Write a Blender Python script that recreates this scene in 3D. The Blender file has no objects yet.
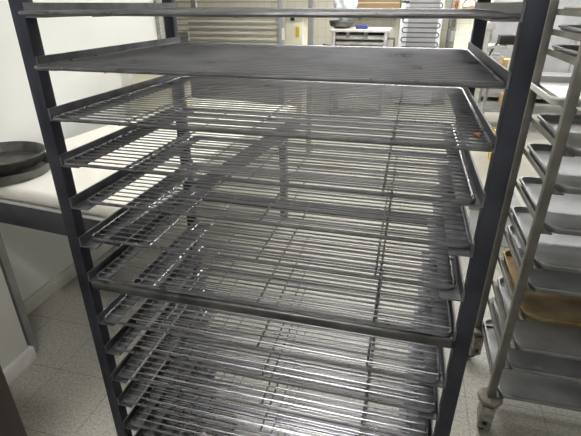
import bpy, bmesh, math, random
from mathutils import Vector, Matrix
random.seed(7)
S = bpy.context.scene
C = S.collection
PI = math.pi

# ---------------------------------------------------------------- materials
MATS = {}
def mat(name, col, rough=.5, metal=0., col2=None, scale=8., bump=0., bscale=60., spec=.5, rvar=0., detail=6., lo=.35, hi=.65, stretch=None):
    m = bpy.data.materials.new(name); m.use_nodes = True
    nt = m.node_tree; N = nt.nodes; Lk = nt.links
    b = N['Principled BSDF']
    b.inputs['Base Color'].default_value = (*col, 1)
    b.inputs['Roughness'].default_value = rough
    b.inputs['Metallic'].default_value = metal
    b.inputs['Specular IOR Level'].default_value = spec
    tc = N.new('ShaderNodeTexCoord'); mp = N.new('ShaderNodeMapping')
    if stretch: mp.inputs['Scale'].default_value = stretch
    Lk.new(tc.outputs['Object'], mp.inputs['Vector'])
    n = N.new('ShaderNodeTexNoise'); n.inputs['Scale'].default_value = scale; n.inputs['Detail'].default_value = detail
    Lk.new(mp.outputs['Vector'], n.inputs['Vector'])
    r = N.new('ShaderNodeValToRGB')
    c2 = col2 or tuple(c*.8 for c in col)
    r.color_ramp.elements[0].position = lo; r.color_ramp.elements[1].position = hi
    r.color_ramp.elements[0].color = (*c2, 1); r.color_ramp.elements[1].color = (*col, 1)
    Lk.new(n.outputs['Fac'], r.inputs['Fac']); Lk.new(r.outputs['Color'], b.inputs['Base Color'])
    if rvar:
        mr = N.new('ShaderNodeMapRange'); mr.inputs['To Min'].default_value = max(.02, rough-rvar); mr.inputs['To Max'].default_value = rough+rvar
        Lk.new(n.outputs['Fac'], mr.inputs['Value']); Lk.new(mr.outputs['Result'], b.inputs['Roughness'])
    if bump:
        n2 = N.new('ShaderNodeTexNoise'); n2.inputs['Scale'].default_value = bscale; n2.inputs['Detail'].default_value = 4
        Lk.new(mp.outputs['Vector'], n2.inputs['Vector'])
        bp = N.new('ShaderNodeBump'); bp.inputs['Strength'].default_value = bump; bp.inputs['Distance'].default_value = .004
        Lk.new(n2.outputs['Fac'], bp.inputs['Height']); Lk.new(bp.outputs['Normal'], b.inputs['Normal'])
    MATS[name] = m
    return m

def tile_mat(name, c1, c2, mortar, size, msize, offset=(0,0,0), rough=.5, rot=None, speck=None, stain=None):
    m = bpy.data.materials.new(name); m.use_nodes = True
    nt = m.node_tree; N = nt.nodes; Lk = nt.links; b = N['Principled BSDF']
    b.inputs['Roughness'].default_value = rough
    tc = N.new('ShaderNodeTexCoord'); mp = N.new('ShaderNodeMapping')
    mp.inputs['Location'].default_value = offset
    if rot: mp.inputs['Rotation'].default_value = rot
    Lk.new(tc.outputs['Object'], mp.inputs['Vector'])
    bt = N.new('ShaderNodeTexBrick'); bt.offset = 0; bt.squash = 1
    bt.inputs['Scale'].default_value = 1
    bt.inputs['Brick Width'].default_value = size; bt.inputs['Row Height'].default_value = size
    bt.inputs['Mortar Size'].default_value = msize; bt.inputs['Mortar Smooth'].default_value = .1
    bt.inputs['Color1'].default_value = (*c1,1); bt.inputs['Color2'].default_value = (*c2,1); bt.inputs['Mortar'].default_value = (*mortar,1)
    Lk.new(mp.outputs['Vector'], bt.inputs['Vector'])
    out = bt.outputs['Color']
    def mul(out, scale, lo, hi, a, bcol, detail=3):
        n = N.new('ShaderNodeTexNoise'); n.inputs['Scale'].default_value = scale; n.inputs['Detail'].default_value = detail
        Lk.new(tc.outputs['Object'], n.inputs['Vector'])
        r = N.new('ShaderNodeValToRGB'); r.color_ramp.elements[0].position = lo; r.color_ramp.elements[1].position = hi
        r.color_ramp.elements[0].color = (*a,1); r.color_ramp.elements[1].color = (*bcol,1)
        Lk.new(n.outputs['Fac'], r.inputs['Fac'])
        mx = N.new('ShaderNodeMixRGB'); mx.blend_type = 'MULTIPLY'; mx.inputs['Fac'].default_value = 1
        Lk.new(out, mx.inputs['Color1']); Lk.new(r.outputs['Color'], mx.inputs['Color2'])
        return mx.outputs['Color']
    if speck: out = mul(out, *speck)
    if stain: out = mul(out, *stain)
    Lk.new(out, b.inputs['Base Color'])
    MATS[name] = m
    return m

mat('post_steel', (.055,.058,.078), .42, .6, (.032,.034,.044), 14, .15, 40, rvar=.1)
mat('rail_steel', (.25,.255,.28), .40, .85, (.15,.15,.155), 25, .15, 60, rvar=.12)
mat('bar_steel', (.17,.17,.168), .36, .85, (.09,.09,.088), 18, .15, 60, rvar=.12)
mat('wire_steel', (.48,.48,.515), .31, .95, (.37,.37,.39), 12, 0, 60, rvar=.12)
mat('rod_steel', (.28,.28,.295), .30, .9, (.19,.188,.19), 30, 0, 60, rvar=.12)
mat('pan_aluminium', (.43,.437,.45), .46, .85, (.27,.273,.28), 6, .1, 25, rvar=.12)
mat('pan_clean_lit', (.85,.85,.85), .42, .75, (.74,.74,.74), 6, .1, 25)  # clean pan metal made paler, with the ceiling light put into its colour
mat('pan_rusty', (.38,.29,.14), .5, .5, (.17,.10,.03), 9, .15, 40, rvar=.1, lo=.4, hi=.7)
mat('aluminium_post', (.24,.23,.205), .5, .35, (.16,.152,.135), 12, .1, 40, rvar=.1)
mat('rubber', (.035,.035,.035), .75, 0, (.06,.058,.055), 30)
mat('caster_metal', (.40,.39,.36), .45, .7, (.20,.19,.17), 40, .1, 80)
mat('bumper_grey', (.28,.255,.22), .7, 0, (.17,.15,.125), 25)
mat('wall_paint', (.76,.765,.74), .6, 0, (.72,.725,.70), 2.5, .04, 90)
mat('baseboard_paint', (.66,.65,.60), .5, 0, (.56,.55,.5), 10)
mat('belt_cloth', (.86,.84,.77), .8, 0, (.81,.79,.71), 4, .1, 300)
mat('frame_dark', (.10,.10,.115), .5, .5, (.07,.07,.08), 12)
mat('strip_white', (.72,.71,.68), .45, 0, (.62,.61,.58), 20)
mat('panel_white', (.70,.69,.66), .45, 0, (.66,.65,.62), 3)
mat('leg_grey', (.30,.295,.295), .5, .3, (.24,.235,.235), 9)
mat('black_pan', (.12,.117,.11), .4, .6, (.045,.043,.04), 18, .1, 60, rvar=.1)
mat('pan_grey', (.16,.16,.155), .45, .6, (.10,.10,.095), 18)
mat('dark_wood', (.026,.014,.009), .5, 0, (.013,.007,.005), 5, .1, 40, stretch=(6,6,.6))
mat('ceiling_paint', (.80,.80,.78), .8, 0, (.76,.76,.74), 3)
mat('mesh_grey', (.40,.39,.36), .7, 0, (.20,.195,.18), 90, .3, 120)
mat('rail_pale', (.42,.41,.37), .5, .2, (.32,.31,.28), 12)
mat('board_beige', (.78,.75,.64), .7, 0, (.70,.67,.56), 3, stretch=(.4,1,6))
mat('post_pale', (.42,.42,.42), .45, .5, (.34,.34,.34), 8)
mat('sticker_white', (.85,.85,.85), .5, 0, (.8,.8,.8), 4)
mat('sticker_yellow', (.78,.55,.04), .5, 0, (.7,.48,.03), 4)
mat('sticker_red', (.65,.22,.2), .5, 0, (.85,.8,.8), 30)
mat('cream_enamel', (.80,.77,.62), .45, 0, (.76,.73,.58), 3)
mat('plastic_white', (.86,.89,.93), .4, 0, (.74,.79,.85), 14, .3, 30)
mat('machine_steel', (.60,.61,.60), .35, .7, (.42,.42,.41), 10, rvar=.1)
mat('blue_plastic', (.05,.06,.28), .5, 0, (.03,.035,.16), 6)
mat('cardboard', (.50,.34,.18), .8, 0, (.43,.29,.15), 5)
mat('fridge_white', (.80,.82,.84), .45, 0, (.74,.76,.78), 3)
mat('fridge_back', (.46,.455,.47), .5, .2, (.40,.395,.41), 5)
mat('coil_black', (.08,.08,.085), .5, .4, (.05,.05,.05), 5)
mat('shelf_steel', (.42,.42,.41), .5, .5, (.32,.32,.31), 6)
mat('tin_red', (.62,.06,.05), .4, 0, (.75,.45,.1), 40)
mat('basket_brown', (.42,.30,.14), .8, 0, (.22,.13,.05), 50, .4, 60)
mat('fruit_red', (.50,.22,.12), .5, 0, (.38,.14,.07), 20)
mat('black_plastic', (.03,.03,.035), .45, 0, (.02,.02,.022), 10)
mat('yellow_plastic', (.75,.55,.04), .5, 0, (.62,.44,.03), 10)
mat('salmon', (.75,.25,.22), .6, 0, (.65,.2,.18), 10)
mat('flour_sack', (.62,.58,.48), .85, 0, (.5,.46,.37), 8, .3, 60)
mat('cabinet_grey', (.55,.55,.58), .4, .3, (.42,.42,.45), 3, rvar=.1)
mat('crumb', (.30,.16,.08), .9, 0, (.2,.09,.04), 60)
tile_mat('floor_tile', (.47,.455,.405), (.45,.435,.385), (.27,.26,.235), .30, .0018, (-.065,-.02,0), .42,
         speck=(95,.36,.64,(.72,.72,.71),(1.1,1.1,1.1),3), stain=(2.2,.3,.7,(.82,.81,.78),(1.05,1.05,1.05),5))
tile_mat('wall_tile', (.88,.85,.72), (.86,.83,.70), (.70,.66,.52), .155, .004, (0,0,0), .3, rot=(PI/2,0,0))

def emit(name, col, st):
    m = bpy.data.materials.new(name); m.use_nodes = True
    nt = m.node_tree; nt.nodes.clear()
    e = nt.nodes.new('ShaderNodeEmission'); o = nt.nodes.new('ShaderNodeOutputMaterial')
    e.inputs['Color'].default_value = (*col,1); e.inputs['Strength'].default_value = st
    nt.links.new(e.outputs[0], o.inputs[0]); MATS[name] = m
emit('tube_light', (1.,.99,.965), 36)

# ---------------------------------------------------------------- mesh builder
class MB:
    def __init__(s): s.bm = bmesh.new()
    def box(s, x0,x1,y0,y1,z0,z1, bevel=0, M=None, seg=2):
        r = bmesh.ops.create_cube(s.bm, size=1)
        vs = r['verts']
        for v in vs:
            v.co = Vector((x0+(v.co.x+.5)*(x1-x0), y0+(v.co.y+.5)*(y1-y0), z0+(v.co.z+.5)*(z1-z0)))
        if M is not None:
            for v in vs: v.co = M @ v.co
        if bevel:
            es = {e for v in vs for e in v.link_edges}
            bmesh.ops.bevel(s.bm, geom=list(es), offset=bevel, segments=seg, affect='EDGES', profile=.5)
        return s
    def tube(s, pts, r, n=8, closed=False, caps=True):
        P = [Vector(p) for p in pts]; L = len(P); rings = []
        prev = None
        for i,p in enumerate(P):
            if closed: t = (P[(i+1)%L]-P[i-1]).normalized()
            elif i == 0: t = (P[1]-P[0]).normalized()
            elif i == L-1: t = (P[-1]-P[-2]).normalized()
            else: t = ((P[i+1]-p).normalized()+(p-P[i-1]).normalized()).normalized()
            up = prev if prev is not None else (Vector((0,0,1)) if abs(t.z) < .9 else Vector((1,0,0)))
            a = (up - t*up.dot(t)).normalized(); b = t.cross(a); prev = a
            rr = r[i] if isinstance(r,(list,tuple)) else r
            rings.append([s.bm.verts.new(p + (a*math.cos(2*PI*k/n)+b*math.sin(2*PI*k/n))*rr) for k in range(n)])
        rng = range(L) if closed else range(L-1)
        for i in rng:
            A,B = rings[i], rings[(i+1)%L]
            for k in range(n): s.bm.faces.new((A[k],A[(k+1)%n],B[(k+1)%n],B[k]))
        if caps and not closed:
            s.bm.faces.new(rings[0][::-1]); s.bm.faces.new(rings[-1])
        return s
    def loops(s, L, cap0=True, cap1=True):
        R = [[s.bm.verts.new(p) for p in l] for l in L]; n = len(R[0])
        for i in range(len(R)-1):
            for k in range(n): s.bm.faces.new((R[i][k],R[i][(k+1)%n],R[i+1][(k+1)%n],R[i+1][k]))
        if cap0: s.bm.faces.new(R[0][::-1])
        if cap1: s.bm.faces.new(R[-1])
        return s
    def lathe(s, prof, c=(0,0,0), n=48, axis='z', cap=True):
        L = []
        for r,z in prof:
            l = []
            for k in range(n):
                a = 2*PI*k/n; x,y = r*math.cos(a), r*math.sin(a)
                if axis == 'z': p = (x,y,z)
                elif axis == 'x': p = (z,x,y)
                else: p = (x,z,y)
                l.append(Vector(p)+Vector(c))
            L.append(l)
        return s.loops(L, cap, cap)
    def prism(s, poly, axis, a0, a1):
        def P(u,v,a): return (a,u,v) if axis=='x' else ((u,a,v) if axis=='y' else (u,v,a))
        return s.loops([[P(u,v,a0) for u,v in poly],[P(u,v,a1) for u,v in poly]])
    def build(s, name, m, parent=None, smooth=True, angle=40):
        bmesh.ops.recalc_face_normals(s.bm, faces=s.bm.faces[:])
        me = bpy.data.meshes.new(name)
        if parent is not None:
            o0 = Vector(parent.get('_o', (0,0,0)))
            for v in s.bm.verts: v.co -= o0
        s.bm.to_mesh(me); s.bm.free()
        if smooth:
            for p in me.polygons: p.use_smooth = True
            me.set_sharp_from_angle(angle=math.radians(angle))
        me.materials.append(MATS[m] if isinstance(m,str) else m)
        o = bpy.data.objects.new(name, me); C.objects.link(o)
        if parent is not None:
            o.parent = parent; o['_o'] = parent.get('_o', (0,0,0))
        return o

def rrect(x0,x1,y0,y1,z,r,n=5):
    pts = []
    for cx,cy,a0 in ((x1-r,y1-r,0),(x0+r,y1-r,PI/2),(x0+r,y0+r,PI),(x1-r,y0+r,1.5*PI)):
        for k in range(n+1):
            a = a0+PI/2*k/n; pts.append(Vector((cx+r*math.cos(a), cy+r*math.sin(a), z)))
    return pts

def thing(name, label, cat, loc=(0,0,0), group=None):
    """Empty at the thing's base; its parts are modelled in world space and stored relative to it."""
    o = bpy.data.objects.new(name, None); C.objects.link(o); o.location = loc; o['_o'] = tuple(loc)
    o.empty_display_size = .05
    o['label'] = label; o['category'] = cat
    if group: o['group'] = group
    return o
def tag(o, label, cat, group=None):
    o['label'] = label; o['category'] = cat
    if group: o['group'] = group
    return o
def struct(o): o['kind'] = 'structure'; return o

# ---------------------------------------------------------------- camera
CAM = Vector((.5786,-.5909,1.52)); YAW, PITCH, F = -.25214, -.45313, 441.03
cam = bpy.data.cameras.new('camera'); co = bpy.data.objects.new('camera', cam); C.objects.link(co)
cy, sy, cp, sp = math.cos(YAW), math.sin(YAW), math.cos(PITCH), math.sin(PITCH)
fw = Vector((sy*cp, cy*cp, sp)); rt = Vector((cy,-sy,0)); up = rt.cross(fw)
co.matrix_world = Matrix(((rt.x,up.x,-fw.x,CAM.x),(rt.y,up.y,-fw.y,CAM.y),(rt.z,up.z,-fw.z,CAM.z),(0,0,0,1)))
cam.sensor_fit = 'HORIZONTAL'; cam.sensor_width = 36; cam.lens = F*36/581
cam.clip_start = .02; cam.clip_end = 60
S.camera = co

# ---------------------------------------------------------------- room
XL, YB, ZC = -1.293, 8.6, 3.0
struct(MB().box(-6.,6., -2.5,YB+.2, -.1,0).build('floor','floor_tile'))
struct(MB().box(-6.,6., -2.5,YB+.2, ZC,ZC+.1).build('ceiling','ceiling_paint'))
struct(MB().box(XL-.12,XL, -2.5,2.66, 0,ZC).build('wall_left','wall_paint'))
struct(MB().box(XL,XL+.014, -2.5,2.66, 0,.085, .004).build('baseboard_left','baseboard_paint'))
struct(MB().box(-6.,6., YB,YB+.12, 0,ZC).build('wall_back','wall_tile'))
struct(MB().box(4.6,4.72, -2.5,YB, 0,ZC).build('wall_right','wall_paint'))
struct(MB().box(-6.,6., -2.62,-2.5, 0,ZC).build('wall_front','wall_paint'))
struct(MB().box(-6.12,-6., -2.5,YB, 0,ZC).build('wall_far_left','wall_paint'))
struct(MB().box(XL-.13,XL+.03, 2.64,2.70, 0,ZC).build('trim_1','mesh_grey'))

# ceiling lamps
def ceiling_light(cx, cy_, ln, label, along='x'):
    t = thing('ceiling_light', label, 'ceiling light', (cx,cy_,ZC), 'fluorescent ceiling lights')
    hx, hy = (ln/2,.15) if along=='x' else (.15,ln/2)
    MB().box(cx-hx,cx+hx, cy_-hy,cy_+hy, ZC-.06,ZC, .008).build('housing','fridge_white', t)
    MB().box(cx-hx+.03,cx+hx-.03, cy_-hy+.03,cy_+hy-.03, ZC-.075,ZC-.061, .004).build('diffuser','tube_light', t)
ceiling_light(.35, 2.1, 1.25, 'fluorescent ceiling light just behind the wire rack')
ceiling_light(.25, -.8, .65, 'added short fill light on the ceiling in front of the wire rack')  # unseen fill lamp, added to brighten the lower grids from the front
ceiling_light(3.0, 5.2, 1.25, 'fluorescent ceiling light right of the middle one, before the steel cabinet')
ceiling_light(.3, 4.6, 1.25, 'fluorescent ceiling light in the middle of the room')
ceiling_light(-.2, 6.2, 1.25, 'fluorescent ceiling light near the tiled back wall, left one')
ceiling_light(2.0, 6.2, 1.25, 'fluorescent ceiling light near the tiled back wall, right one')

# ---------------------------------------------------------------- the wire rack in front
W, D, T = .72, .47, .024
ZS = [1.501,1.4269,1.3483,1.2705,1.192,1.1138,1.0372,.9344,.8562,.7785,.7035,.627,.549,.471,.393,.315]
rack = thing('cooling_rack','tall dark steel rack holding wire cooling grids on pairs of rails','rack',(W/2,D/2,0))
for x0 in (0,W-T):
    for y0 in (0,D-T):
        MB().box(x0,x0+T,y0,y0+T,.185,1.735,.0025).build('post','post_steel',rack)
def rail(parent, x, side, z, y0, y1, m, leg=.020, fl=.034, th=.003):
    """angle rail: upright leg against the post at x, ledge pointing inwards (side = +1 or -1)"""
    p = [(x,z),(x+side*fl,z),(x+side*fl,z+th),(x+side*th,z+th),(x+side*th,z+leg),(x,z+leg)]
    return MB().prism(p,'y',y0,y1).build('rail',m,parent,smooth=False)
for z in ZS + [1.58,1.66]:
    rail(rack, T, 1, z, .001, D-.001, 'rail_steel')
    rail(rack, W-T, -1, z, .001, D-.001, 'rail_steel')
zb = ZS[6]
for nm,y0,z0 in (('crossbar',.002,zb-.0195),('crossbar',D-.02,zb-.0195)):
    MB().box(T,W-T,y0,y0+.018,z0,z0+.019,.005,seg=3).build(nm,'bar_steel',rack)
for z0,y0 in ((1.711,0),(1.711,D-T),(.187,0),(.187,D-T)):
    MB().box(T,W-T,y0,y0+T,z0,z0+T,.0025).build('frame_bar','post_steel',rack)
for z0,x0 in ((1.711,0),(1.711,W-T),(.187,0),(.187,W-T)):
    MB().box(x0,x0+T,T,D-T,z0,z0+T,.0025).build('frame_bar','post_steel',rack)

def caster(parent, x, y, zt, rz=0., r=.055, bump=True):
    """fork and wheel under a post whose foot is at height zt"""
    R = Matrix.Translation((x,y,0)) @ Matrix.Rotation(rz,4,'Z')
    zc = r; off = .036
    m = MB()
    m.box(-.03,.03,-.03,.03,zt-.022,zt-.014,.002,R)
    for sx in (-1,1):
        m.box(sx*.021-.002,sx*.021+.002,-.022,.06,zc-.012,zt-.022,.001,R)
    m.box(-.023,.023,-.024,.036,zt-.030,zt-.022,.001,R)
    for (x0_,x1_,z0_,z1_) in ((-.024,-.009,.05,zt-.030),(.009,.024,.05,zt-.030),(-.009,.009,.05,zc+.005),(-.009,.009,zc+.030,zt-.030)):
        m.box(x0_,x1_,-.030,-.0235,z0_,z1_,0,R)
    f = m.build('caster',('caster_metal'),parent)
    pts = [(r*.93,-.015),(r,-.010),(r,.010),(r*.93,.015),(r*.55,.015),(r*.5,.009),(.012,.009)]
    prof = [(.012,-.009),(r*.5,-.009),(r*.55,-.015)]+pts
    w = MB(); w.lathe(prof,(0,0,0),32,'x')
    for v in w.bm.verts: v.co = R @ (v.co + Vector((0,off,zc)))
    w.build('wheel','rubber',f)
    if bump:
        b = MB()
        b.lathe([(.02,-.014),(.036,-.014),(.043,-.007),(.045,0),(.043,.005),(.036,.009),(.02,.009)],(x,y,zt-.002),32)
        b.build('bumper','bumper_grey',parent)
for x0 in (T/2,W-T/2):
    for y0 in (T/2,D-T/2):
        caster(rack, x0, y0, .187, random.uniform(-1,1), bump=False)

# wire grids
GW, GD = .656, .452
def make_grid():
    g = thing('cooling_grid','', 'cooling grid', (0,0,0), 'wire cooling grids in the dark rack')
    n = 26; sp_ = GD/n
    MB().tube(rrect(-GW/2,GW/2,0,GD,.003,.013,4), .003, 8, closed=True).build('border_rod','rod_steel',g)
    m = MB()
    for k in range(1,n):
        y = k*sp_
        a = 0.
        m.tube([(-GW/2+.001+a,y,.0045),(GW/2-.001-a,y,.0045)], .00132, 6)
    m.build('wires','wire_steel',g)
    for x in (-.205,0,.205):
        MB().tube([(x,.001,.0008),(x,GD-.001,.0008)], .0022, 6).build('support_rod','rod_steel',g)
    return g
ORD = ['topmost','second','third','fourth','fifth','sixth','seventh','eighth','ninth','tenth','eleventh','twelfth','thirteenth','fourteenth','fifteenth','lowest']
FY = [-.022,-.018,-.010,.000,.020,.024,.006,.006,.012,.012,.008,.010,.012,.01,.01,.01]
FX = [0,0,.003,-.004,.006,-.004,.002,-.002,.003,.0,-.003,.002,0,.002,-.002,0]
proto = make_grid()
def label_grid(i):
    if i == 5: return 'sixth wire cooling grid from the top, one above the thick crossbar'
    if i == 6: return 'wire cooling grid resting right above the thick front crossbar'
    if i == 7: return 'wire cooling grid on the first rails below the thick front crossbar'
    if i == 0: return 'wire cooling grid at eye level, topmost and edge on in the dark rack'
    return 'wire cooling grid on rails of the dark rack, %s from the top' % ORD[i] if i < 15 else 'wire cooling grid on the lowest rails of the dark rack'
for i,z in enumerate(ZS):
    if i == 0: g = proto; ch = []
    else:
        g = proto.copy(); C.objects.link(g)
        for c in proto.children:
            d = c.copy(); C.objects.link(d); d.parent = g
    g['label'] = label_grid(i)
    g.location = (W/2+FX[i], FY[i], z+.0035)
    g.rotation_euler.z = random.uniform(-.004,.004)

# ---------------------------------------------------------------- dough conveyor on the left
conv = thing('dough_conveyor','pale cloth topped dough conveyor with dark end panel against the white wall','conveyor',(-.8,1.4,0))
A = -math.radians(5.5)
CM = Matrix.Translation((-.375,.655,0)) @ Matrix.Rotation(A,4,'Z')
def cbuild(m, name, ma, par=None):
    for v in m.bm.verts: v.co = CM @ v.co
    return m.build(name, ma, par or conv)
m = MB(); zt, r = .855, .030; prof = []
for k in range(13):
    a = PI/2 + PI*k/12; prof.append((r+.0+r*math.cos(a), zt-r+r*math.sin(a)))
prof += [(1.9+r*math.sin(PI*k/12), zt-r-r*math.cos(PI*k/12)) for k in range(13)]
m.prism(prof,'x',-.88,0); belt = cbuild(m,'belt','belt_cloth')
cbuild(MB().box(-.885,.005,.012,1.9,.778,.790,.002),'edge_strip','strip_white')
cbuild(MB().box(-.88,0,.02,1.88,.672,.777,.004),'frame','frame_dark')
for x in (-.86,-.07):
    cbuild(MB().box(x,x+.05,1.75,1.80,0,.672,.003),'leg','leg_grey')
MB().box(-1.27,-1.0,-.30,.64,.075,.672,.006).build('pedestal','panel_white',conv)
MB().box(-1.275,-.985,-.31,.655,0,.074,.005).build('plinth','strip_white',conv)
MB().box(-1.08,-1.018,.665,.70,0,.672,.004).build('leg','leg_grey',conv)

m = MB(); L_ = []
for y0 in (2.10,2.26): L_.append([(-1.262,y0,.857),(-.86,y0,.857),(-.87,y0,1.285),(-1.135,y0,1.285)])
m.loops(L_).build('housing','cream_enamel',conv,smooth=False)
def round_pan(cx,cy_,z,r,h,ma,label):
    pr = [(r*.90-.004,.003),(r-.006,h-.002),(r-.002,h+.001),(r+.002,h),(r+.002,h-.004),(r,h-.006),(r*.91,0.)]
    o = MB(); 
    o.lathe([(.0005,.003)]+pr+[(.0005,0.)],(0,0,0),64)
    ob = o.build('round_pan',ma); ob.location = (cx,cy_,z)
    return tag(ob,label,'pan','round pans on the conveyor')
round_pan(-1.075,.855,.856,.195,.042,'pan_grey','grey round baking pan under a dark one on the conveyor')
round_pan(-1.085,.85,.900,.185,.045,'black_pan','dark round baking pan stacked on a grey one at far left')

# dark cabinet at lower left
cab = thing('cabinet','dark brown wooden cabinet edge in the lower left corner','cabinet',(-.69,-.13,0))
MB().box(-.93,-.434,-.35,.105,.04,.80,.004).build('body','dark_wood',cab)
MB().box(-.94,-.431,-.36,.112,.801,.825,.004).build('top','dark_wood',cab)
MB().box(-.92,-.47,-.33,.07,0,.039).build('plinth','dark_wood',cab)
MB().box(-.4335,-.422,-.31,.045,.09,.75,.003).build('door','dark_wood',cab)

# ---------------------------------------------------------------- pan rack on the right
X2, Y2, W2, D2, T2 = .995, .745, .74, .43, .026
PZ = [1.51,1.45,1.389,1.272,1.159,1.044,.914,.787,.705,.585,.461,.368,.224]
prack = thing('pan_rack','grey aluminium bakery rack on casters loaded with sheet pans, at right','rack',(X2+W2/2,Y2+D2/2,0))
for x0 in (X2,X2+W2-T2):
    for y0 in (Y2,Y2+D2-T2):
        MB().box(x0,x0+T2,y0,y0+T2,.192,1.80,.003).build('post','aluminium_post',prack)
        caster(prack, x0+T2/2, y0+T2/2, .188, {0:-.12,1:.45}[int(y0>Y2)] + (PI if x0>X2 else 0), .058)
for z in PZ:
    zr = z-.024
    rail(prack, X2+T2, 1, zr, Y2+.001, Y2+D2-.001, 'aluminium_post', .018, .03)
    rail(prack, X2+W2-T2, -1, zr, Y2+.001, Y2+D2-.001, 'aluminium_post', .018, .03)
for z0,y0 in ((1.772,Y2),(1.772,Y2+D2-T2),(.193,Y2+D2-T2)):
    MB().box(X2+T2,X2+W2-T2,y0,y0+T2,z0,z0+.026,.003).build('frame_bar','aluminium_post',prack)
for z0,x0 in ((1.772,X2),(1.772,X2+W2-T2)):
    MB().box(x0,x0+T2,Y2+T2,Y2+D2-T2,z0,z0+.026,.003).build('frame_bar','aluminium_post',prack)

PW, PD, PH = .665, .455, .0245
def pan_loops(seed):
    rnd = random.Random(seed); h = PH
    L = [rrect(-PW/2+.018,PW/2-.018,.018,PD-.018,.0016,.020),
         rrect(-PW/2+.014,PW/2-.014,.014,PD-.014,.004,.024),
         rrect(-PW/2+.009,PW/2-.009,.009,PD-.009,h-.002,.030),
         rrect(-PW/2+.007,PW/2-.007,.007,PD-.007,h,.032),
         rrect(-PW/2+.001,PW/2-.001,.001,PD-.001,h,.034),
         rrect(-PW/2,PW/2,0,PD,h-.002,.034),
         rrect(-PW/2,PW/2,0,PD,h-.007,.034),
         rrect(-PW/2+.003,PW/2-.003,.003,PD-.003,h-.008,.032),
         rrect(-PW/2+.006,PW/2-.006,.006,PD-.006,h-.009,.030),
         rrect(-PW/2+.012,PW/2-.012,.012,PD-.012,0,.026)]
    a = [rnd.uniform(-.0035,.0035) for _ in range(4)]
    for l in L:
        for p in l: p.z += a[0]*math.sin(p.x*7+a[1]*900)+a[2]*math.sin(p.y*9+a[3]*900)
    return L
PLAB = ['aluminium sheet pan at the top of the frame in the right rack',
 'aluminium sheet pan with rounded corner, second from the top in the right rack',
 'aluminium sheet pan, third from the top in the right rack',
 'bright sheet pan sticking out sideways past the right rack posts',
 'aluminium sheet pan just below the one sticking out of the right rack',
 'aluminium sheet pan, second below the one sticking out of the right rack',
 'aluminium sheet pan, third above the rusty brown pan in the right rack',
 'aluminium sheet pan, second above the rusty brown pan in the right rack',
 'aluminium sheet pan right above the rusty brown pan',
 'sheet pan with rusty brown baked residue in the right rack',
 'aluminium sheet pan right below the rusty brown pan',
 'aluminium sheet pan, second from the bottom in the right rack',
 'aluminium sheet pan on the lowest rails of the right rack']
for i,z in enumerate(PZ):
    o = MB().loops(pan_loops(i)).build('sheet_pan','pan_rusty' if i==9 else ('pan_clean_lit' if i in (0,3) else 'pan_aluminium'))
    o.location = (X2+W2/2+random.uniform(-.004,.004), Y2-.012+random.uniform(-.012,.012), z-PH+.0055)
    o.rotation_euler.z = random.uniform(-.012,.012)
    tag(o, PLAB[i], 'sheet pan', 'sheet pans in the right rack')
    if i == 3:
        o.location.x = X2+W2/2-.055; o.location.y = Y2+.09; o.rotation_euler.z = -.0

# ---------------------------------------------------------------- back of the room
def at(u, v, y):
    d = fw + rt*((u-290.5)/F) - up*((v-218)/F)
    return CAM + d*((y-CAM.y)/d.y)

# pale tray rack far left with many closely set rails
yR = 3.6
xa, xb = at(170,20,yR).x, at(281,20,yR).x
br = thing('tray_rack','pale grey tray rack with closely spaced rails behind the wire rack','rack',((xa+xb)/2,yR+.25,0))
for k,(x,y) in enumerate(((xa,yR),(xb,yR),(xa,yR+.55),(at(311,20,yR+.55).x,yR+.55))):
    p = MB().box(x-.028,x+.028,y-.02,y+.02,.0,1.78,.004).build('post','post_pale',br)
    if k == 1:
        c = at(283,34,yR-.022); MB().box(c.x-.012,c.x+.014,yR-.0225,yR-.0205,c.z-.05,c.z+.05).build('sticker','sticker_white',p)
    if k == 3:
        c = at(314,4,yR+.53); MB().box(c.x-.012,c.x+.012,yR+.527,yR+.5295,c.z-.05,c.z+.05).build('sticker','sticker_red',p)
z = .30
while z < 1.72:
    MB().box(xa+.029,xb-.029,yR-.012,yR+.004,z,z+.010,.002).build('rail','rail_pale',br)
    z += .049
MB().box(xa-.02,xb+.02,yR,yR+.05,1.74,1.78,.004).build('frame_bar','post_pale',br)
xc = at(190,30,yR+.06).x
tag(MB().box(xc,xb-.03,yR+.03,yR+.055,.25,at(230,15,yR+.03).z,.004).build('board','board_beige'),'large beige board behind the rails of the pale tray rack','board')
c0 = at(177,32,yR+.1); c1 = at(190,45,yR+.1)
tag(MB().box(c0.x,c1.x-.01,yR+.1,yR+.3,0,c0.z,.01).build('storage_bin','leg_grey'),'small grey bin left of the beige board','bin')

# cream enamel machine with yellow sticker
yE = 5.2
e0, e1 = at(285,47,yE), at(303,16,yE)
em = thing('mixer_cabinet','cream enamel machine with yellow sticker between the pale rack posts','machine',((e0.x+e1.x)/2,yE+.25,0))
MB().box(e0.x,e1.x,yE,yE+.4,.05,e1.z,.012).build('body','cream_enamel',em)
MB().box(e0.x-.06,e1.x+.1,yE-.03,yE+.45,e1.z+.001,e1.z+.025,.006).build('lid','strip_white',em)
MB().box(e0.x+.02,e1.x-.02,yE+.02,yE+.38,0,.049).build('plinth','leg_grey',em)
c = at(297.5,32,yE); MB().box(c.x-.022,c.x+.022,yE-.004,yE-.001,c.z-.06,c.z+.06).build('sticker','sticker_yellow',em)
c = at(293,19,yE); MB().box(c.x-.03,c.x+.02,yE-.012,yE-.001,c.z-.02,c.z+.02,.002).build('handle','black_plastic',em)

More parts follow.
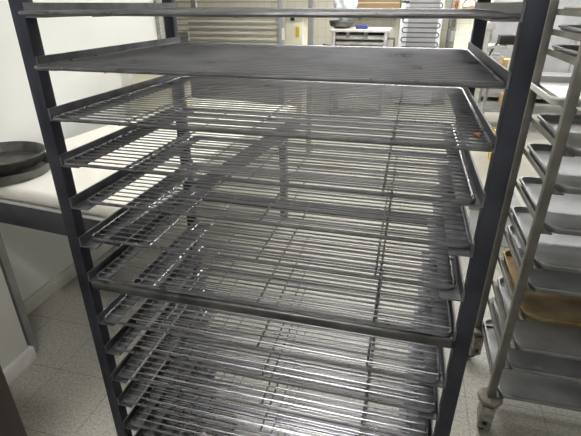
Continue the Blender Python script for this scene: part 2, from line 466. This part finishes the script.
# dough sheeter in the middle
yM = 6.0
q0, q1 = at(331,50,yM), at(388,31,yM)
ms = thing('dough_sheeter','steel dough sheeter with rollers and white top before the tiled wall','machine',((q0.x+q1.x)/2,yM+.3,0))
for x in (q0.x, q1.x-.05):
    MB().box(x,x+.05,yM,yM+.6,0.,q1.z-.02,.005).build('side_frame','machine_steel',ms)
MB().box(q0.x-.02,q1.x+.02,yM-.03,yM+.63,q1.z-.019,q1.z+.015,.006).build('top','strip_white',ms)
for k,zz in enumerate((q1.z-.09,q1.z-.17,q1.z-.25)):
    MB().tube([(q0.x+.052,yM+.06+.05*k,zz),(q1.x-.052,yM+.06+.05*k,zz)],.032,16).build('roller','machine_steel',ms)
MB().box(q0.x+.051,q1.x-.051,yM+.3,yM+.34,q1.z-.26,q1.z-.03,.003).build('back_plate','frame_dark',ms)
for x in (q0.x+.2,q0.x+.45):
    MB().box(x,x+.05,yM+.02,yM+.05,q1.z-.10,q1.z-.02,.003).build('bracket','leg_grey',ms)
MB().tube([(q1.x+.001,yM+.1,q1.z-.1),(q1.x+.09,yM+.08,q1.z-.1),(q1.x+.10,yM+.08,q1.z-.28)],.014,10).build('crank','frame_dark',ms)
MB().tube([(q0.x-.001,yM+.05,q1.z-.21),(q0.x-.13,yM+.05,q1.z-.19)],.012,10).build('crank','frame_dark',ms)
MB().box(q0.x-.05,q1.x+.05,yM-.35,yM-.05,q1.z-.33,q1.z-.30,.005).build('feed_table','strip_white',ms)
c = at(318,48,yM-.25)
sp_o = MB(); sp_o.lathe([(.005,0),(.09,.01),(.10,.03),(.07,.055),(.005,.06)],(0,0,0),24)
o = sp_o.build('dough_scraper_bowl','salmon'); o.location = (q0.x+.04,yM-.2,q1.z-.3); tag(o,'flat salmon pink bowl at left on the dough sheeter table','bowl')
# things on the sheeter
c = at(342,22,yM+.2)
MB2 = MB(); MB2.lathe([(.08,0),(.17,.03),(.19,.09),(.185,.10),(.165,.04),(.005,.012)],(0,0,0),32)
o = MB2.build('mixing_bowl','pan_grey'); o.location = (c.x,yM+.25,q1.z+.016); tag(o,'grey bowl under a white bag on the dough sheeter','bowl')
bag = MB(); bmesh.ops.create_icosphere(bag.bm, subdivisions=4, radius=1)
for v in bag.bm.verts:
    n = v.co.copy(); k = 1+.10*math.sin(n.x*7+n.z*5)+.07*math.sin(n.y*11+n.z*9)
    v.co = Vector((n.x*.155*k, n.y*.13*k, n.z*.21*k))
o = bag.build('plastic_bag','plastic_white'); cb = at(345,6,yM+.25); o.location = (cb.x,yM+.25,q1.z+.31); tag(o,'full white plastic bag standing in the grey bowl','bag')
c = at(361,27,yM+.1)
o = MB().box(-.07,.09,-.06,.06,0,.05,.012).build('cloth_bundle','blue_plastic'); o.location = (c.x,yM+.12,q1.z+.016); tag(o,'small dark blue bundle on the dough sheeter top','cloth')

# wall shelf with cardboard box at the tiled wall
c0, c1 = at(356,9.5,YB-.36), at(400,9.5,YB-.36)
ws = thing('wall_shelf','narrow shelf on the tiled wall under a cardboard box','shelf',((c0.x+c1.x)/2,YB,c0.z-.03))
MB().box(c0.x-.1,c1.x+.02,YB-.36,YB-.001,c0.z-.03,c0.z-.001,.003).build('board','shelf_steel',ws)
for x in (c0.x+.05,c1.x-.1):
    MB().box(x,x+.03,YB-.3,YB-.001,c0.z-.16,c0.z-.031,.002).build('bracket','shelf_steel',ws)
cbx = thing('cardboard_box','brown cardboard box on the shelf above the dough sheeter','box',((c0.x+c1.x)/2,YB-.18,c0.z))
MB().box(c0.x,c1.x,YB-.34,YB-.04,c0.z,c0.z+.34,.004).build('body','cardboard',cbx)
MB().box(c0.x+.02,c1.x-.02,YB-.346,YB-.341,c0.z+.10,c0.z+.12).build('tape','board_beige',cbx)

# refrigerator seen from behind
yF = 7.0
f0, f1 = at(397,53,yF), at(445,0,yF)
fr = thing('refrigerator','white refrigerator turned around, black coil on its grey back','refrigerator',((f0.x+f1.x)/2,yF+.3,0))
zt_ = 1.72
MB().box(f0.x,f1.x,yF,yF+.62,.04,zt_,.008).build('body','fridge_white',fr)
MB().box(f0.x+.12,f1.x-.06,yF-.006,yF-.001,.25,zt_-.03,.002).build('back_panel','fridge_back',fr)
pts = []; xl, xr = f0.x+.075, f1.x-.055; zz = zt_-.06; dz = .068; k = 0
while zz > .35:
    seq = [(xl,xr),(xr,xl)][k%2]; s_ = 1 if k%2==0 else -1
    pts.append((seq[0],yF-.03,zz)); pts.append((seq[1],yF-.03,zz))
    for a in (30,60,90,120,150):
        pts.append((seq[1]+s_*math.sin(math.radians(a))*dz/2, yF-.03, zz-dz/2+math.cos(math.radians(a))*dz/2))
    zz -= dz; k += 1
MB().tube(pts,.008,8).build('condenser_coil','coil_black',fr)
for x in (f0.x+.2,f1.x-.2):
    MB().box(x,x+.012,yF-.022,yF-.007,.35,zt_-.08).build('coil_bracket','fridge_back',fr)
c = at(406,2,yF-.05); MB().box(c.x-.055,c.x+.055,yF-.06,yF-.045,c.z-.01,c.z+.02,.003).build('hinge','coil_black',fr)
for x in (f0.x+.04,f1.x-.1):
    MB().box(x,x+.06,yF+.05,yF+.55,0,.039).build('foot','rubber',fr)

# steel shelving right of the refrigerator
yS = 7.4
s0, s1 = at(446.5,50,yS).x, at(456,50,yS).x
sh = thing('shelving_unit','narrow grey steel shelving between refrigerator and tiled pillar','shelving',((s0+s1)/2,yS+.25,0))
for x in (s0,s1-.025):
    for y in (yS,yS+.45): MB().box(x,x+.025,y,y+.025,0,1.9,.002).build('post','shelf_steel',sh)
zsh = [at(451,11.8,yS).z, at(451,27,yS).z, at(451,42,yS).z, .55]
for zz in zsh: MB().box(s0+.001,s1-.001,yS,yS+.475,zz-.02,zz,.002).build('shelf','shelf_steel',sh)
tn = thing('tin','red tin on the steel shelving beside the refrigerator','tin',((s0+s1)/2+.01,yS+.15,zsh[0]))
MB().lathe([(.001,0),(.062,0),(.065,.004),(.065,.15),(.06,.155),(.001,.155)],((s0+s1)/2+.01,yS+.15,zsh[0]),32).build('can','tin_red',tn)
MB().lathe([(.001,.1555),(.066,.1555),(.066,.167),(.001,.167)],((s0+s1)/2+.01,yS+.15,zsh[0]),32).build('lid','strip_white',tn)
tag(MB().box(s0+.03,s1-.03,yS+.05,yS+.4,zsh[2],zsh[2]+.17,.006).build('storage_box','fridge_white'),'white box on the lower steel shelf beside the refrigerator','box')
tag(MB().box(s0+.03,s1-.04,yS+.05,yS+.4,zsh[1],zsh[1]+.16,.006).build('storage_box','leg_grey'),'grey box on the steel shelf under the red tin','box')

# tiled pillar and things by it
p0, p1 = at(456,30,7.2).x, at(471,30,7.2).x
struct(MB().box(p0,p1+.25,7.2,7.6,0,ZC).build('trim_2','wall_tile'))
c = at(469,9,7.1)
bk = thing('wall_basket','brown wicker basket with red fruit hanging on the tiled pillar','basket',(c.x,7.1,c.z))
MB().lathe([(.001,-.08),(.07,-.075),(.10,0.),(.102,.03),(.094,.03),(.09,0),(.06,-.06),(.001,-.065)],(c.x,7.09,c.z),32).build('bowl','basket_brown',bk)
MB().tube([(c.x+.098*math.cos(a),7.09,c.z+.03+.11*math.sin(a)) for a in [PI*k/12 for k in range(13)]],.008,8).build('handle','basket_brown',bk)
fb = MB(); bmesh.ops.create_uvsphere(fb.bm,u_segments=20,v_segments=12,radius=.05)
o = fb.build('apple','fruit_red'); o.location = (c.x+.03,7.06,c.z+.0); tag(o,'red fruit in the wicker basket on the pillar','fruit')

# white stand with arm, black box, cartons
yW = 4.75
def pbox(u0,u1,v0,v1,y,dep,name,ma,par=None,bev=.005):
    a, b = at(u0,v1,y), at(u1,v0,y)
    return MB().box(a.x,b.x,y,y+dep,min(a.z,b.z),max(a.z,b.z),bev).build(name,ma,par)
wc = at(489,40,yW)
wm = thing('slicing_machine','white machine with trays and black motor arm behind the right post','machine',(wc.x,yW+.2,0))
a = at(485,23,yW)
MB().box(a.x-.03,a.x+.07,yW,yW+.10,0,a.z,.006).build('column','strip_white',wm)
pbox(486,497,22,30,yW-.02,.019,'head','strip_white',wm)
b1, b2 = at(489,46,yW), at(508,52,yW)
MB().box(a.x+.071,b2.x,yW,yW+.35,b2.z+.03,b1.z,.005).build('tray','strip_white',wm)
b1, b2 = at(488,56,yW), at(503,63,yW)
MB().box(a.x+.071,b2.x,yW,yW+.35,b2.z+.03,b1.z,.005).build('tray','strip_white',wm)
c = at(508,40,yW)
MB().box(c.x-.075,c.x+.08,yW+.02,yW+.20,c.z-.05,c.z+.045,.012).build('motor','black_plastic',wm)
e = at(487,58,yW)
MB().tube([(c.x-.07,yW+.1,c.z-.02),(c.x-.12,yW+.06,c.z-.09),(e.x,yW-.03,e.z)],.010,8).build('arm','black_plastic',wm)
MB().box(a.x-.09,a.x+.45,yW-.05,yW+.45,0,.04,.004).build('base','strip_white',wm)
st = at(472,41,5.4)
ss = thing('white_stand','slim white stand left of the dark back post','stand',(st.x,5.4,0))
MB().box(st.x-.03,st.x+.03,5.37,5.43,.02,st.z+.12,.004).build('column','fridge_white',ss)
MB().box(st.x-.14,st.x+.14,5.3,5.55,0,.019,.004).build('foot','fridge_white',ss)
MB().box(st.x-.0,st.x+.06,5.33,5.369,st.z+.0,st.z+.035,.004).build('knob','shelf_steel',ss)
yT = 5.6
k0, k1 = at(483,76,yT), at(530,76,yT)
tb = thing('work_table','steel work table under the cartons behind the right post','table',((k0.x+k1.x)/2+.3,yT+.3,0))
MB().box(k0.x,k1.x+.8,yT-.05,yT+.6,k0.z-.04,k0.z,.004).build('top','shelf_steel',tb)
for x in (k0.x+.06,k1.x+.7):
    for y in (yT,yT+.5): MB().box(x,x+.04,y,y+.04,0,k0.z-.041,.003).build('leg','post_pale',tb)
MB().box(k0.x+.05,k1.x+.75,yT+.02,yT+.5,.25,.27,.003).build('lower_shelf','shelf_steel',tb)
a, b = at(500,75,yT), at(513,60,yT)
cb2 = thing('carton','brown cardboard carton on the steel work table','carton',((a.x+b.x)/2,yT+.1,k0.z))
MB().box(a.x,b.x+.05,yT,yT+.25,k0.z,b.z,.004).build('body','cardboard',cb2)
MB().box(a.x+.06,a.x+.11,yT-.004,yT-.001,k0.z+.01,b.z-.004).build('tape','board_beige',cb2)
a, b = at(500,98,7.6), at(507,92,7.6)
tag(MB().box(2.05,2.5,7.1,7.4,0,.22,.004).build('carton','cardboard'),'brown carton on the floor before the grey steel cabinet','carton')

cr = thing('steel_cabinet','large grey steel cabinet with two doors in the far right background','cabinet',(3.2,8.0,0))
k0_ = at(487,20,7.7).x
MB().box(k0_,4.4,7.7,8.45,.08,2.05,.006).build('body','cabinet_grey',cr)
for x0_,x1_ in ((k0_+.03,(k0_+4.4)/2-.01),((k0_+4.4)/2+.01,4.37)):
    d_ = MB().box(x0_,x1_,7.67,7.699,.14,2.0,.006).build('door','cabinet_grey',cr)
    MB().box(x0_+.06,x0_+.085,7.635,7.669,1.0,1.3,.004).build('handle','machine_steel',d_)
for x_ in (k0_+.05,4.25):
    for y_ in (7.75,8.3): MB().box(x_,x_+.08,y_,y_+.08,0,.079,.004).build('foot','rubber',cr)

# yellow crate and white tub on the floor behind the rack
yc = thing('crate','yellow plastic crate on the floor behind the right post','crate',(1.6,4.3,0))
X0,X1,Y0,Y1 = 1.52,1.69,4.15,4.45
MB().box(X0,X1,Y0,Y1,0,.02,.004).build('bottom','yellow_plastic',yc)
for z0 in (.03,.11,.19,.27):
    for (x0,x1,y0,y1) in ((X0,X1,Y0,Y0+.012),(X0,X1,Y1-.012,Y1),(X0,X0+.012,Y0+.013,Y1-.013),(X1-.012,X1,Y0+.013,Y1-.013)):
        MB().box(x0,x1,y0,y1,z0,z0+.05,.003).build('slat','yellow_plastic',yc)
for x,y in ((X0-.005,Y0-.005),(X1-.015,Y0-.005),(X0-.005,Y1-.015),(X1-.015,Y1-.015)):
    MB().box(x,x+.02,y,y+.02,0,.33,.003).build('corner_post','yellow_plastic',yc)
tbx = thing('storage_tub','white plastic tub on the floor behind the wire rack, at right','tub',(1.24,2.5,0))
MB().box(1.08,1.40,2.35,2.7,0,.26,.012).build('body','fridge_white',tbx)
MB().box(1.07,1.41,2.34,2.71,.2605,.30,.008).build('lid','leg_grey',tbx)

# bread crumbs on the third grid
for i,(u,v,s_) in enumerate(((477,137,.006),(343,141,.0025))):
    zc = ZS[2]+.0035+.0060
    d = fw + rt*((u-290.5)/F) - up*((v-218)/F); p = CAM + d*((zc-CAM.z)/d.z)
    m = MB(); bmesh.ops.create_icosphere(m.bm, subdivisions=2, radius=s_)
    for v_ in m.bm.verts: v_.co *= random.uniform(.8,1.15); v_.co.z *= .6
    o = m.build('crumb','crumb'); o.location = (p.x,p.y,zc+s_*.55)
    tag(o, ['large brown crumb near the right end of the third grid','small brown crumb on the third grid, near its middle'][i],'crumb')

for o in bpy.data.objects:
    if '_o' in o: del o['_o']

# ---------------------------------------------------------------- world and view
w = bpy.data.worlds.new('world'); S.world = w; w.use_nodes = True
w.node_tree.nodes['Background'].inputs['Color'].default_value = (.9,.93,1,1)
w.node_tree.nodes['Background'].inputs['Strength'].default_value = .1
vs = S.view_settings
S.display_settings.display_device = 'sRGB'
vs.view_transform = 'Standard'; vs.look = 'None'; vs.exposure = .58; vs.gamma = 1; vs.use_curve_mapping = False
